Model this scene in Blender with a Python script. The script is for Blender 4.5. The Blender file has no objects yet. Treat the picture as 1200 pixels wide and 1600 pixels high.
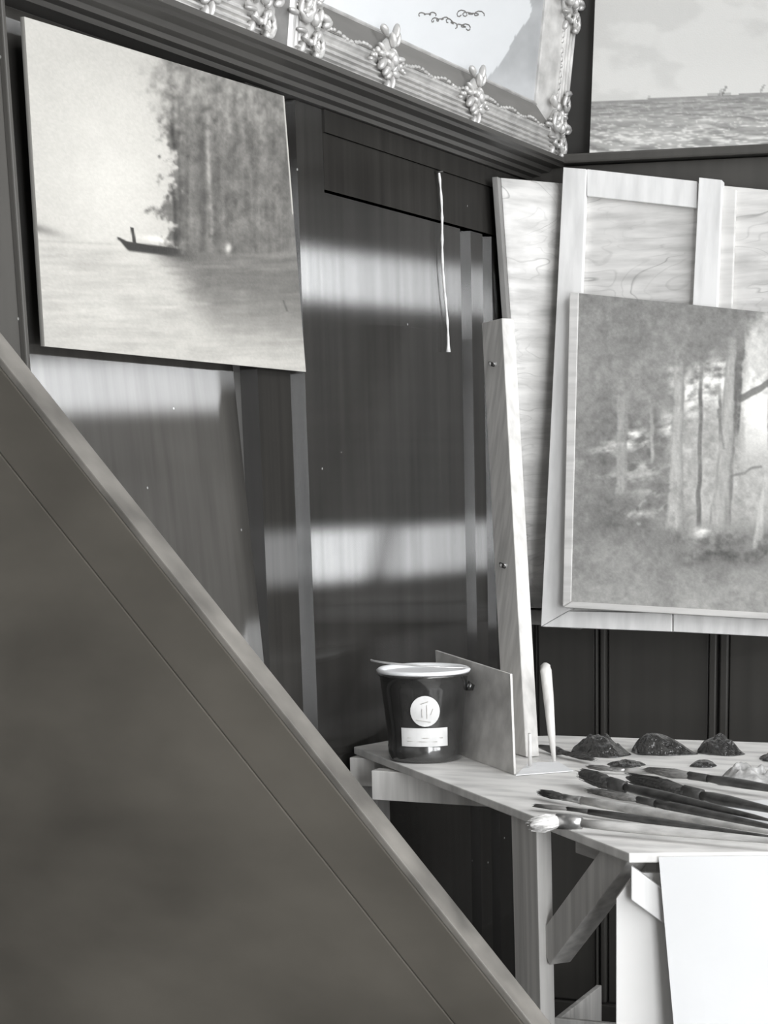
import bpy, bmesh, math, random
import numpy as np
from mathutils import Vector, Matrix
random.seed(7); RNG = np.random.RandomState(11)

# ------------------------------------------------------------------ camera
F, CX, CY, TP = 3000.0, 950.0, 1459.0, 0.253          # focal length and principal point in 1200x1600 pixels, tan(pitch)
PITCH = math.atan(TP); YAW = math.atan2(.35, math.sqrt(1 + TP * TP))
G = np.array([-math.sin(YAW), math.cos(YAW), 0.]); R = np.array([math.cos(YAW), math.sin(YAW), 0.]); UP = np.array([0, 0, 1.])
FW = G * math.cos(PITCH) - UP * math.sin(PITCH); U = UP * math.cos(PITCH) + G * math.sin(PITCH)
CAM = np.array([1.492, -3.911, 1.30])
scn = bpy.context.scene; COL = scn.collection
cd = bpy.data.cameras.new('camera'); co = bpy.data.objects.new('camera', cd); COL.objects.link(co)
co.matrix_world = Matrix(((R[0], U[0], -FW[0], CAM[0]), (R[1], U[1], -FW[1], CAM[1]), (R[2], U[2], -FW[2], CAM[2]), (0, 0, 0, 1)))
cd.sensor_fit = 'VERTICAL'; cd.sensor_height = 24; cd.sensor_width = 18; cd.lens = F / 1600 * 24
cd.shift_x = (600 - CX) / 1600; cd.shift_y = (CY - 800) / 1600; cd.clip_start = .05
scn.camera = co

# ------------------------------------------------------------------ world, light, exposure
w = bpy.data.worlds.new('overcast_sky'); scn.world = w; w.use_nodes = True
w.node_tree.nodes['Background'].inputs[0].default_value = (.93, .96, 1, 1); w.node_tree.nodes['Background'].inputs[1].default_value = 1.0
scn.view_settings.view_transform = 'Standard'; scn.view_settings.look = 'None'; scn.view_settings.gamma = 1
scn.view_settings.use_curve_mapping = False; scn.view_settings.exposure = -0.42
XR, YR, ZC = 3.2, -6.0, 4.2                           # right wall, rear wall, ceiling
WIN = (-3.7, -.35, 0.84, 1.96)                        # low window in the right wall: y0, y1, z0, z1, an added dark blocker across its middle
GAPS = ((.86, 1.03), (1.77, 1.93))                    # heights left open around the added blocker, set to place the reflected bands
HIGH = (-4.1, -1.0, 2.4, 3.95)                        # high studio window in the right wall
BACK = (-5.7, -3.9, 0.15, 2.35)                      # unseen window added further back in the right wall, to light under the table
SKY = 50.0                                            # watts per square metre of open window
def area(name, loc, rot, sx, sy, e):
    l = bpy.data.lights.new(name, 'AREA'); l.shape = 'RECTANGLE'; l.size = sx; l.size_y = sy; l.energy = e; l.color = (.97, .985, 1)
    o = bpy.data.objects.new(name, l); COL.objects.link(o); o.location = loc; o.rotation_euler = rot; return o
for z0, z1 in GAPS: area('window_daylight', (XR + .16, (WIN[0] + WIN[1]) / 2, (z0 + z1) / 2), (0, math.radians(90), 0), z1 - z0, WIN[1] - WIN[0], 2.2 * SKY * (z1 - z0) * (WIN[1] - WIN[0]))
area('high_window_daylight', (XR + .16, (HIGH[0] + HIGH[1]) / 2, (HIGH[2] + HIGH[3]) / 2), (0, math.radians(90), 0), HIGH[3] - HIGH[2], HIGH[1] - HIGH[0], .9 * SKY * (HIGH[3] - HIGH[2]) * (HIGH[1] - HIGH[0]))
area('added_back_daylight', (XR + .16, (BACK[0] + BACK[1]) / 2, (BACK[2] + BACK[3]) / 2), (0, math.radians(90), 0), BACK[3] - BACK[2], BACK[1] - BACK[0], SKY * 1.7 * (BACK[3] - BACK[2]) * (BACK[1] - BACK[0]))

# ------------------------------------------------------------------ pixels to places
def ray(x, y): return FW + R * (x - CX) / F - U * (y - CY) / F
def onp(x, y, n, c):
    n = np.array(n, float); d = ray(x, y); return CAM + (c - n @ CAM) / (n @ d) * d
def LW(x, y, off=0.): return onp(x, y, (1, 0, 0), off)        # left wall (X = off)
def BW(x, y, off=0.): return onp(x, y, (0, 1, 0), -off)       # back wall (Y = -off)
TZ = .796
def TB(x, y, z=TZ): return onp(x, y, (0, 0, 1), z)            # table top
def atz(x, y, zc): return CAM + ray(x, y) * zc
def zc_of(P): return float((np.array(P) - CAM) @ FW)
def V(p): return Vector([float(a) for a in p])

# ------------------------------------------------------------------ helpers
def tag(o, label, cat, group=None):
    o['label'] = label; o['category'] = cat
    if group: o['group'] = group
    return o
def link(name, me, mat, parent=None):
    o = bpy.data.objects.new(name, me); COL.objects.link(o)
    if mat and not me.materials: me.materials.append(mat)
    if parent: o.parent = parent; o.matrix_parent_inverse = parent.matrix_world.inverted()
    return o
def empty(name, loc=(0, 0, 0)):
    o = bpy.data.objects.new(name, None); COL.objects.link(o); o.location = V(loc); o.empty_display_size = .05
    o.matrix_world = Matrix.Translation(V(loc)); return o
def struct(o): o['kind'] = 'structure'; return o
def mesh(name, vs, fs, mat, parent=None, smooth=False, bevel=0., seg=2):
    me = bpy.data.meshes.new(name); me.from_pydata([tuple(float(a) for a in v) for v in vs], [], fs)
    bm = bmesh.new(); bm.from_mesh(me); bmesh.ops.recalc_face_normals(bm, faces=bm.faces)
    if bevel: bmesh.ops.bevel(bm, geom=list(bm.edges), offset=bevel, segments=seg, affect='EDGES', profile=.6)
    bm.to_mesh(me); bm.free()
    if smooth:
        for p in me.polygons: p.use_smooth = True
    return link(name, me, mat, parent)
HEX = [(0, 1, 2, 3), (7, 6, 5, 4), (0, 4, 5, 1), (1, 5, 6, 2), (2, 6, 7, 3), (3, 7, 4, 0)]
def hexa(name, front, back, mat, parent=None, bevel=.0015):
    return mesh(name, list(front) + list(back), HEX, mat, parent, bevel=bevel)
def box(name, x0, x1, y0, y1, z0, z1, mat, parent=None, bevel=.002):
    f = [(x0, y0, z0), (x1, y0, z0), (x1, y0, z1), (x0, y0, z1)]; b = [(x0, y1, z0), (x1, y1, z0), (x1, y1, z1), (x0, y1, z1)]
    return hexa(name, f, b, mat, parent, bevel)
def slab(name, corners, depth, mat, parent=None, bevel=.0015):
    """front corners, pushed back by the vector depth"""
    c = [np.array(p, float) for p in corners]; d = np.array(depth, float)
    return hexa(name, c, [p + d for p in c], mat, parent, bevel)
def beam(name, a, b, ax, ay, mat, parent=None, bevel=.0015):
    """bar from a to b; section spanned by vectors ax, ay from its edge line"""
    a, b, ax, ay = [np.array(q, float) for q in (a, b, ax, ay)]
    return hexa(name, [a, a + ax, a + ax + ay, a + ay], [b, b + ax, b + ax + ay, b + ay], mat, parent, bevel)
def frame_of(d):
    d = np.array(d, float); d /= np.linalg.norm(d); h = np.array([0, 0, 1.]) if abs(d[2]) < .9 else np.array([1., 0, 0])
    s = np.cross(h, d); s /= np.linalg.norm(s); return d, s, np.cross(d, s)
def tube_data(pts, rad, n=8, sx=1., sy=1.):
    pts = [np.array(p, float) for p in pts]; vs = []; fs = []
    for i, p in enumerate(pts):
        t = pts[min(i + 1, len(pts) - 1)] - pts[max(i - 1, 0)]; d, s, u = frame_of(t)
        r = rad[i] if hasattr(rad, '__len__') else rad
        for k in range(n):
            a = 2 * math.pi * k / n; vs.append(p + s * r * sx * math.cos(a) + u * r * sy * math.sin(a))
    for i in range(len(pts) - 1):
        for k in range(n):
            fs.append((i * n + k, i * n + (k + 1) % n, (i + 1) * n + (k + 1) % n, (i + 1) * n + k))
    fs.append(tuple(range(n))[::-1]); fs.append(tuple((len(pts) - 1) * n + k for k in range(n)))
    return vs, fs
def tube(name, pts, rad, mat, parent=None, n=8, sx=1., sy=1.):
    vs, fs = tube_data(pts, rad, n, sx, sy); return mesh(name, vs, fs, mat, parent, smooth=True)
def lathe(name, prof, c, mat, parent=None, n=48):
    vs = []; fs = []
    for r, z in prof:
        for k in range(n):
            a = 2 * math.pi * k / n; vs.append((c[0] + r * math.cos(a), c[1] + r * math.sin(a), c[2] + z))
    for i in range(len(prof) - 1):
        for k in range(n): fs.append((i * n + k, i * n + (k + 1) % n, (i + 1) * n + (k + 1) % n, (i + 1) * n + k))
    fs.append(tuple(range(n))[::-1])
    return mesh(name, vs, fs, mat, parent, smooth=True)
def profile_y(name, prof, y0, y1, mat, parent=None):
    n = len(prof); vs = [(x, y0, z) for x, z in prof] + [(x, y1, z) for x, z in prof]
    fs = [(i, (i + 1) % n, n + (i + 1) % n, n + i) for i in range(n)] + [tuple(range(n)), tuple(range(2 * n - 1, n - 1, -1))]
    return mesh(name, vs, fs, mat, parent)

# value noise on arrays
_T = RNG.rand(256, 256)
def vn(x, y):
    x = np.asarray(x, float); y = np.asarray(y, float)
    xi = np.floor(x).astype(int); yi = np.floor(y).astype(int); fx = x - xi; fy = y - yi
    fx = fx * fx * (3 - 2 * fx); fy = fy * fy * (3 - 2 * fy)
    t = lambda a, b: _T[a % 256, b % 256]
    return (t(xi, yi) * (1 - fx) + t(xi + 1, yi) * fx) * (1 - fy) + (t(xi, yi + 1) * (1 - fx) + t(xi + 1, yi + 1) * fx) * fy
def fbm(x, y, o=4):
    s = 0; a = .5
    for i in range(o): s = s + a * vn(x * 2 ** i + 17 * i, y * 2 ** i + 31 * i); a *= .5
    return s / (1 - .5 ** o)
def sm(a, b, x): t = np.clip((x - a) / (b - a), 0, 1); return t * t * (3 - 2 * t)
def s2l(v): v = np.clip(np.asarray(v, float) / 255., 0, 1); return np.where(v < .04045, v / 12.92, ((v + .055) / 1.055) ** 2.4)

# ------------------------------------------------------------------ materials
def newmat(name):
    m = bpy.data.materials.new(name); m.use_nodes = True; nt = m.node_tree; b = nt.nodes['Principled BSDF']; return m, nt, b
def coords(nt, scale):
    t = nt.nodes.new('ShaderNodeTexCoord'); mp = nt.nodes.new('ShaderNodeMapping'); mp.inputs['Scale'].default_value = scale
    nt.links.new(t.outputs['Object'], mp.inputs['Vector']); return mp.outputs[0]
def ramp(nt, fac, stops):
    r = nt.nodes.new('ShaderNodeValToRGB'); e = r.color_ramp.elements
    while len(e) > 1: e.remove(e[-1])
    e[0].position = stops[0][0]; e[0].color = (*stops[0][1], 1)
    for p, c in stops[1:]: q = e.new(p); q.color = (*c, 1)
    nt.links.new(fac, r.inputs[0]); return r.outputs[0]
def g3(v, warm=1.0): return (v * (1 + .05 * warm), v, v * (1 - .08 * warm))
def noisy(name, lo, hi, scale=(8, 8, 8), rough=.6, detail=6, warm=.6, bump=0., coat=0., spec=.5, dist=0., metal=0., p=(.3, .7), rvar=0.):
    m, nt, b = newmat(name); v = coords(nt, scale)
    n = nt.nodes.new('ShaderNodeTexNoise'); n.inputs['Scale'].default_value = 1; n.inputs['Detail'].default_value = detail; n.inputs['Distortion'].default_value = dist
    nt.links.new(v, n.inputs['Vector'])
    nt.links.new(ramp(nt, n.outputs[0], [(p[0], g3(lo, warm)), (p[1], g3(hi, warm))]), b.inputs['Base Color'])
    b.inputs['Roughness'].default_value = rough; b.inputs['Specular IOR Level'].default_value = spec; b.inputs['Metallic'].default_value = metal
    if coat: b.inputs['Coat Weight'].default_value = coat; b.inputs['Coat Roughness'].default_value = .08
    if bump:
        bp = nt.nodes.new('ShaderNodeBump'); bp.inputs['Strength'].default_value = bump; bp.inputs['Distance'].default_value = .008
        nt.links.new(n.outputs[0], bp.inputs['Height']); nt.links.new(bp.outputs[0], b.inputs['Normal'])
    if rvar:
        mr = nt.nodes.new('ShaderNodeMapRange'); mr.inputs[3].default_value = rough - rvar; mr.inputs[4].default_value = rough + rvar
        nt.links.new(n.outputs[0], mr.inputs[0]); nt.links.new(mr.outputs[0], b.inputs['Roughness'])
    return m
def varnish(name, lo, hi, rough, ior, warm=1., spots=True, gloss=0.):
    """dark varnished wood with a vertical grain and pale specks"""
    m, nt, b = newmat(name); v = coords(nt, (40, 40, 1.6))
    n = nt.nodes.new('ShaderNodeTexNoise'); n.inputs['Scale'].default_value = 1; n.inputs['Detail'].default_value = 8; nt.links.new(v, n.inputs['Vector'])
    n2 = nt.nodes.new('ShaderNodeTexNoise'); n2.inputs['Scale'].default_value = 3.0; n2.inputs['Detail'].default_value = 4; nt.links.new(coords(nt, (1, 1, 1)), n2.inputs['Vector'])
    mx = nt.nodes.new('ShaderNodeMath'); mx.operation = 'MULTIPLY_ADD'; mx.inputs[1].default_value = .5
    nt.links.new(n.outputs[0], mx.inputs[0]); h = nt.nodes.new('ShaderNodeMath'); h.operation = 'MULTIPLY'; h.inputs[1].default_value = .5
    nt.links.new(n2.outputs[0], h.inputs[0]); nt.links.new(h.outputs[0], mx.inputs[2])
    c = ramp(nt, mx.outputs[0], [(.3, g3(lo, warm)), (.7, g3(hi, warm))])
    if spots:
        vo = nt.nodes.new('ShaderNodeTexVoronoi'); vo.inputs['Scale'].default_value = 26; nt.links.new(coords(nt, (1, 1, 1)), vo.inputs['Vector'])
        lt = nt.nodes.new('ShaderNodeMath'); lt.operation = 'LESS_THAN'; lt.inputs[1].default_value = .05; nt.links.new(vo.outputs['Distance'], lt.inputs[0])
        n3 = nt.nodes.new('ShaderNodeTexNoise'); n3.inputs['Scale'].default_value = 9; nt.links.new(coords(nt, (1, 1, 1)), n3.inputs['Vector'])
        g = nt.nodes.new('ShaderNodeMath'); g.operation = 'GREATER_THAN'; g.inputs[1].default_value = .62; nt.links.new(n3.outputs[0], g.inputs[0])
        mm = nt.nodes.new('ShaderNodeMath'); mm.operation = 'MULTIPLY'; nt.links.new(lt.outputs[0], mm.inputs[0]); nt.links.new(g.outputs[0], mm.inputs[1])
        mc = nt.nodes.new('ShaderNodeMix'); mc.data_type = 'RGBA'; nt.links.new(mm.outputs[0], mc.inputs['Factor']); nt.links.new(c, mc.inputs['A']); mc.inputs['B'].default_value = (.3, .3, .29, 1)
        c = mc.outputs['Result']
    nt.links.new(c, b.inputs['Base Color']); b.inputs['Roughness'].default_value = rough; b.inputs['IOR'].default_value = ior
    if gloss:
        # varnish over upright grain: the fine grooves spread a reflection sideways and keep it sharp up and down
        b.inputs['Specular IOR Level'].default_value = 0
        gb = nt.nodes.new('ShaderNodeBsdfAnisotropic'); gb.distribution = 'BECKMANN'; gb.inputs['Roughness'].default_value = .235; gb.inputs['Anisotropy'].default_value = .905
        tv = nt.nodes.new('ShaderNodeCombineXYZ'); tv.inputs[2].default_value = 1; nt.links.new(tv.outputs[0], gb.inputs['Tangent'])
        mr = nt.nodes.new('ShaderNodeMapRange'); mr.inputs[3].default_value = gloss * .75; mr.inputs[4].default_value = gloss * 1.25; nt.links.new(n.outputs[0], mr.inputs[0])
        ms = nt.nodes.new('ShaderNodeMixShader'); nt.links.new(mr.outputs[0], ms.inputs[0]); nt.links.new(b.outputs[0], ms.inputs[1]); nt.links.new(gb.outputs[0], ms.inputs[2])
        nt.links.new(ms.outputs[0], nt.nodes['Material Output'].inputs[0])
    return m
def plywood(name, lo, hi):
    """pale board with thin, broken, contour-like grain lines"""
    m, nt, b = newmat(name)
    a = nt.nodes.new('ShaderNodeTexNoise'); a.inputs['Scale'].default_value = 1; a.inputs['Detail'].default_value = 3; a.inputs['Distortion'].default_value = .6; nt.links.new(coords(nt, (2.6, 2.6, 9)), a.inputs['Vector'])
    d = (.80, .80, .80); l = (1, 1, 1); st = [(0, l)]
    for c in (.30, .37, .43, .475, .52, .57, .63, .70): st += [(c - .006, l), (c, (.52, .52, .52) if c in (.43, .57) else d), (c + .004, l)]
    lines = ramp(nt, a.outputs[0], st)
    n = nt.nodes.new('ShaderNodeTexNoise'); n.inputs['Scale'].default_value = 1; n.inputs['Detail'].default_value = 7; nt.links.new(coords(nt, (7, 7, 55)), n.inputs['Vector'])
    n2 = nt.nodes.new('ShaderNodeTexNoise'); n2.inputs['Scale'].default_value = 7; n2.inputs['Detail'].default_value = 4; nt.links.new(coords(nt, (1, 1, 1)), n2.inputs['Vector'])
    c1 = ramp(nt, n.outputs[0], [(.3, g3(lo, .3)), (.62, g3(hi, .3))])
    fac = ramp(nt, n2.outputs[0], [(.38, (.1, .1, .1)), (.6, (1, 1, 1))])
    mc = nt.nodes.new('ShaderNodeMix'); mc.data_type = 'RGBA'; mc.blend_type = 'MULTIPLY'; nt.links.new(fac, mc.inputs['Factor']); nt.links.new(c1, mc.inputs['A']); nt.links.new(lines, mc.inputs['B'])
    c3 = ramp(nt, n2.outputs[0], [(.3, (.82, .82, .82)), (.5, (1, 1, 1))])
    m2 = nt.nodes.new('ShaderNodeMix'); m2.data_type = 'RGBA'; m2.blend_type = 'MULTIPLY'; m2.inputs['Factor'].default_value = 1; nt.links.new(mc.outputs['Result'], m2.inputs['A']); nt.links.new(c3, m2.inputs['B'])
    nt.links.new(m2.outputs['Result'], b.inputs['Base Color']); b.inputs['Roughness'].default_value = .6
    return m
def vcol(name, rough=.5, coat=0.):
    m, nt, b = newmat(name); a = nt.nodes.new('ShaderNodeAttribute'); a.attribute_name = 'paint'
    nt.links.new(a.outputs['Color'], b.inputs['Base Color']); b.inputs['Roughness'].default_value = rough
    n = nt.nodes.new('ShaderNodeTexNoise'); n.inputs['Scale'].default_value = 350; n.inputs['Detail'].default_value = 3; nt.links.new(coords(nt, (1, 1, 1)), n.inputs['Vector'])
    bp = nt.nodes.new('ShaderNodeBump'); bp.inputs['Strength'].default_value = .15; bp.inputs['Distance'].default_value = .002; nt.links.new(n.outputs[0], bp.inputs['Height']); nt.links.new(bp.outputs[0], b.inputs['Normal'])
    return m
M = dict(
    wall=varnish('dark_varnished_wood', .014, .030, .4, 1.5, gloss=.14),
    wallpale=varnish('sheen_paled_wood', .040, .075, .5, 1.5, gloss=.085),  # base colour paled to stand in for the left panel's dull reflection
    walldull=varnish('dull_varnished_wood', .016, .034, .5, 1.5, gloss=.035),
    wallback=varnish('dark_stained_wood', .045, .070, .45, 1.5),
    ledge=noisy('dark_ledge_wood', .040, .075, (3, 1.2, 60), .4, warm=.8),
    upper=noisy('dark_wall_paper', .05, .075, (4, 4, 4), .8),
    floor=noisy('floor_boards', .035, .08, (3, 30, 3), .6),
    ceil=noisy('ceiling_plaster', .35, .42, (2, 2, 2), .9),
    room=noisy('plain_dark_plaster', .28, .36, (2, 2, 2), .9),
    pale=noisy('pale_planed_wood', .50, .68, (6, 6, 60), .55, warm=.3, p=(.25, .6)),
    batten=noisy('white_planed_batten', .62, .80, (40, 40, 4), .5, warm=.1, p=(.25, .6)),
    palev=noisy('pale_upright_wood', .44, .70, (60, 60, 3), .55, warm=.4, p=(.25, .65)),
    ply=plywood('pale_plywood', .46, .70),
    white=noisy('white_paper', .80, .86, (3, 3, 3), .7, warm=-.15),
    sheet=noisy('dull_white_paper', .60, .66, (3, 3, 3), .75, warm=-.1),
    cream=noisy('pale_canvas_cloth', .70, .80, (4, 4, 2), .8, warm=.2),
    tabletop=noisy('scrubbed_table_board', .60, .88, (9, 30, 9), .45, warm=.3, p=(.32, .58)),
    greyboard=noisy('grey_smudged_card', .42, .70, (22, 22, 22), .6, warm=.4, detail=8),
    lath=noisy('grey_weathered_lath', .16, .30, (40, 40, 4), .6, warm=.4),
    gilt=noisy('worn_gilt', .38, .62, (30, 30, 30), .38, warm=.3, metal=.35),
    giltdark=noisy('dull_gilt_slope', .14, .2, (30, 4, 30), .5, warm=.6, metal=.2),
    iron=noisy('dark_iron', .04, .09, (60, 60, 60), .4, metal=.8),
    tin=noisy('black_enamel', .012, .05, (14, 14, 14), .16, warm=.3, spec=.8, coat=.6),
    steel=noisy('pale_wire', .5, .75, (50, 50, 50), .3, metal=.5, warm=.1),
    label=noisy('paper_label', .62, .80, (45, 45, 30), .6, warm=.1),
    ink=noisy('grey_ink', .10, .2, (60, 60, 60), .7),
    cord=noisy('white_cord', .66, .85, (200, 200, 200), .8, warm=.1),
    board=noisy('dark_worn_board', .046, .085, (5, 5, 9), .42, warm=1.9, detail=9, rvar=.1),
    boardedge=noisy('lit_worn_board_edge', .05, .17, (14, 14, 14), .5, warm=1.2, detail=7),  # worn edge, its tone also paled to stand in for the lit arris
    paintdark=noisy('wet_dark_paint', .01, .035, (95, 95, 95), .10, warm=.3, bump=1., coat=1., detail=2),
    paintgrey=noisy('wet_grey_paint', .22, .55, (50, 50, 50), .3, warm=.2, bump=.6, coat=.4),
    bristdark=noisy('dark_bristles', .015, .09, (30, 300, 300), .6, warm=.4),
    bristgrey=noisy('grey_bristles', .10, .26, (30, 300, 300), .6, warm=.4),
    bristpale=noisy('pale_bristles', .45, .7, (60, 300, 300), .7, warm=.3),
    handle=noisy('pale_brush_handle', .35, .62, (20, 90, 90), .4, warm=.3),
    handledark=noisy('dark_brush_handle', .03, .09, (20, 90, 90), .35, warm=.3),
    ferrule=noisy('brush_ferrule', .3, .6, (90, 90, 90), .3, metal=.8, warm=.1),
    paint=vcol('oil_painting'),
)
m, nt, b = newmat('window_glass'); tr = nt.nodes.new('ShaderNodeBsdfTransparent'); gl = nt.nodes.new('ShaderNodeBsdfGlossy'); gl.inputs['Roughness'].default_value = .02
mxs = nt.nodes.new('ShaderNodeMixShader'); mxs.inputs[0].default_value = .05; nt.links.new(tr.outputs[0], mxs.inputs[1]); nt.links.new(gl.outputs[0], mxs.inputs[2]); nt.links.new(mxs.outputs[0], nt.nodes['Material Output'].inputs[0]); M['glass'] = m

# ------------------------------------------------------------------ room shell
struct(box('floor', -.3, XR + .2, YR - .2, .2, -.1, 0, M['floor'], bevel=0))
struct(box('ceiling', -.3, XR + .2, YR - .2, .2, ZC, ZC + .1, M['ceil'], bevel=0))
wl = struct(box('wall_left', -.15, -.03, YR, 0, 0, ZC, M['upper'], bevel=0))
wb = struct(box('wall_back', -.15, XR, -.0, .12, 0, ZC, M['upper'], bevel=0))
def holed(name, axis, a0, a1, holes, pos, thick, mat):
    ps = sorted({a0, a1} | {h[0] for h in holes} | {h[1] for h in holes}); qs = sorted({0, ZC} | {h[2] for h in holes} | {h[3] for h in holes}); vs = []; fs = []
    for p0, p1 in zip(ps, ps[1:]):
        for q0, q1 in zip(qs, qs[1:]):
            if any(h[0] <= p0 and p1 <= h[1] and h[2] <= q0 and q1 <= h[3] for h in holes): continue
            k = len(vs)
            for d in (pos, pos + thick):
                for (p, q) in ((p0, q0), (p1, q0), (p1, q1), (p0, q1)): vs.append((d, p, q) if axis == 'x' else (p, d, q))
            fs += [tuple(k + i for i in f) for f in HEX]
    return struct(mesh(name, vs, fs, mat))
holed('wall_right', 'x', YR, .12, [WIN, HIGH, BACK], XR, .12, M['room'])
struct(box('wall_rear', -.15, XR, YR - .12, YR, 0, ZC, M['room'], bevel=0))
def side_window(name, W, bars, nm):
    wn = struct(empty(name, (XR + .06, (W[0] + W[1]) / 2, W[2])))
    for k in range(nm + 1):
        yy = W[0] + .015 + (W[1] - W[0] - .03) * k / nm; box('mullion', XR + .03, XR + .08, yy - .015, yy + .015, W[2], W[3], M['pale'], wn)
    for zz in bars: box('glazing_bar', XR + .035, XR + .075, W[0], W[1], zz - .012, zz + .012, M['pale'], wn)
    for k in range(nm):
        a = W[0] + .03 + (W[1] - W[0] - .03) * k / nm
        for z0, z1 in zip(bars, bars[1:]): box('pane', XR + .053, XR + .056, a, a + (W[1] - W[0] - .03) / nm - .03, z0 + .012, z1 - .012, M['glass'], wn, 0)
    return wn
wn = side_window('window_1', WIN, (.85, 1.4, 1.95), 4); box('light_blocker', XR + .085, XR + .09, WIN[0] - .02, WIN[1] + .02, 1.03, 1.77, M['upper'], wn, 0)  # unseen blocker added to leave two bright strips for the wall's reflections
side_window('window_3', HIGH, (2.412, 3.18, 3.938), 4)
side_window('added_window_2', BACK, (.162, .9, 1.62, 2.338), 2)  # the added window that lights the table leg and sheets

# panelling of the left wall
def yl(x): return float(LW(x, 600)[1])
ZT = 1.825                                                   # foot of the ledge
def strip(name, xa, xb, face, z0, z1, mat=M['wall']): return box(name, -.034, face, yl(xa), yl(xb), z0, z1, mat, wl, 0)
ytop = float(LW(620, 330)[2]); yrail = float(LW(640, 251)[2])
def panelsheet(name, xa, xb, face, z0, z1, warp, mat=M['wall']):
    """one panel, its front a fine sheet that can be bent to steer reflections"""
    ya, yb = yl(xa), yl(xb); nz, ny = 120, 10; vs = []; fs = []
    for i in range(nz + 1):
        z = z0 + (z1 - z0) * i / nz
        for j in range(ny + 1):
            y = ya + (yb - ya) * j / ny; vs.append((face + warp(z, j / ny), y, z))
    for i in range(nz):
        for j in range(ny): k = i * (ny + 1) + j; fs.append((k, k + 1, k + ny + 2, k + ny + 1))
    n0 = len(vs); vs += [(-.034, ya, z0), (-.034, yb, z0), (-.034, yb, z1), (-.034, ya, z1)]
    t0 = nz * (ny + 1)
    fs += [(n0, n0 + 3, n0 + 2, n0 + 1), tuple([n0, n0 + 1] + list(range(ny, -1, -1))), tuple([n0 + 2, n0 + 3] + list(range(t0, t0 + ny + 1)))]
    fs += [tuple([n0 + 3, n0] + [i * (ny + 1) for i in range(nz + 1)]), tuple([n0 + 1, n0 + 2] + [i * (ny + 1) + ny for i in range(nz, -1, -1)])]
    o = mesh(name, vs, fs, mat, wl); nf = nz * ny
    for p in o.data.polygons:
        p.use_smooth = mat is M['wallpale'] and abs(p.normal.x) > .9 and p.area < .05
    return o
panelsheet('panel', 20, 388, -.0, .12, ZT, lambda z, t: .004 - .07 * (min(max(z, .95), 1.46) - 1.0), M['wallpale'])  # front tilted so the window's reflected band falls on this panel
strip('stile', 403, 454, 0, .12, ZT, M['walldull'])
strip('stile', 477, 517, 0, .12, ZT)
panelsheet('panel', 518.5, 726, -.004, .12, ytop, lambda z, t: .0)
strip('stile', 739, 757, 0, .12, ytop)
strip('stile', 771, 834, 0, .12, ytop)
strip('rail', 518.5, 834, -.001, ytop + .004, yrail, M['walldull'])
strip('rail', 518.5, 834, .003, yrail, ZT, M['walldull'])
bb = struct(box('baseboard_left', -.034, .012, -3.4, -.013, 0, .115, M['wall']))
# the dark door casing further along
cas = struct(empty('door_1', (0, yl(-60), 0)))
box('casing', -.034, .022, yl(-130), yl(19), 0, ZT, M['wallback'], cas, .004)
box('casing_bead', .021, .03, yl(12), yl(18), 0, ZT, M['wallback'], cas, .002)
# moulded ledge
lprof = [(-.034, 1.806), (.010, 1.806), (.014, 1.818), (.030, 1.821), (.034, 1.833), (.050, 1.836), (.056, 1.850), (.078, 1.853), (.083, 1.862), (.092, 1.866), (.092, 1.884), (-.034, 1.884)]
lprof = [(x, 1.826 + (z - 1.806) * .036 / .078) for x, z in lprof]
ld = struct(profile_y('trim_1', lprof, -3.6, -.0, M['ledge']))

# back wall
br = struct(empty('trim_2', (1.5, -.02, 1.84)))
box('rail_board', .0, XR, -.03, 0, 1.78, 1.85, M['wallback'], br); box('rail_cap', .0, XR, -.055, 0, 1.852, 1.870, M['wallback'], br, .004)
def xb(x, y=1080): return float(BW(x, y)[0])
for (a, c, f) in ((845, 932, .012), (953, 1108, .008), (1142, 1300, .012), (1320, 1600, .008), (1620, 2000, .012)):
    box('panel', max(xb(a), .0), xb(c), -f, .02, .1, 1.775, M['wallback'], wb, .002)
for a, c in ((934, 938), (942, 950), (1111, 1122), (1128, 1140)): box('bead', xb(a), xb(c), -.018, .02, .1, 1.775, M['wallback'], wb, .003)
struct(box('baseboard_back', .0, XR, -.02, 0, 0, .095, M['wallback']))

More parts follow.
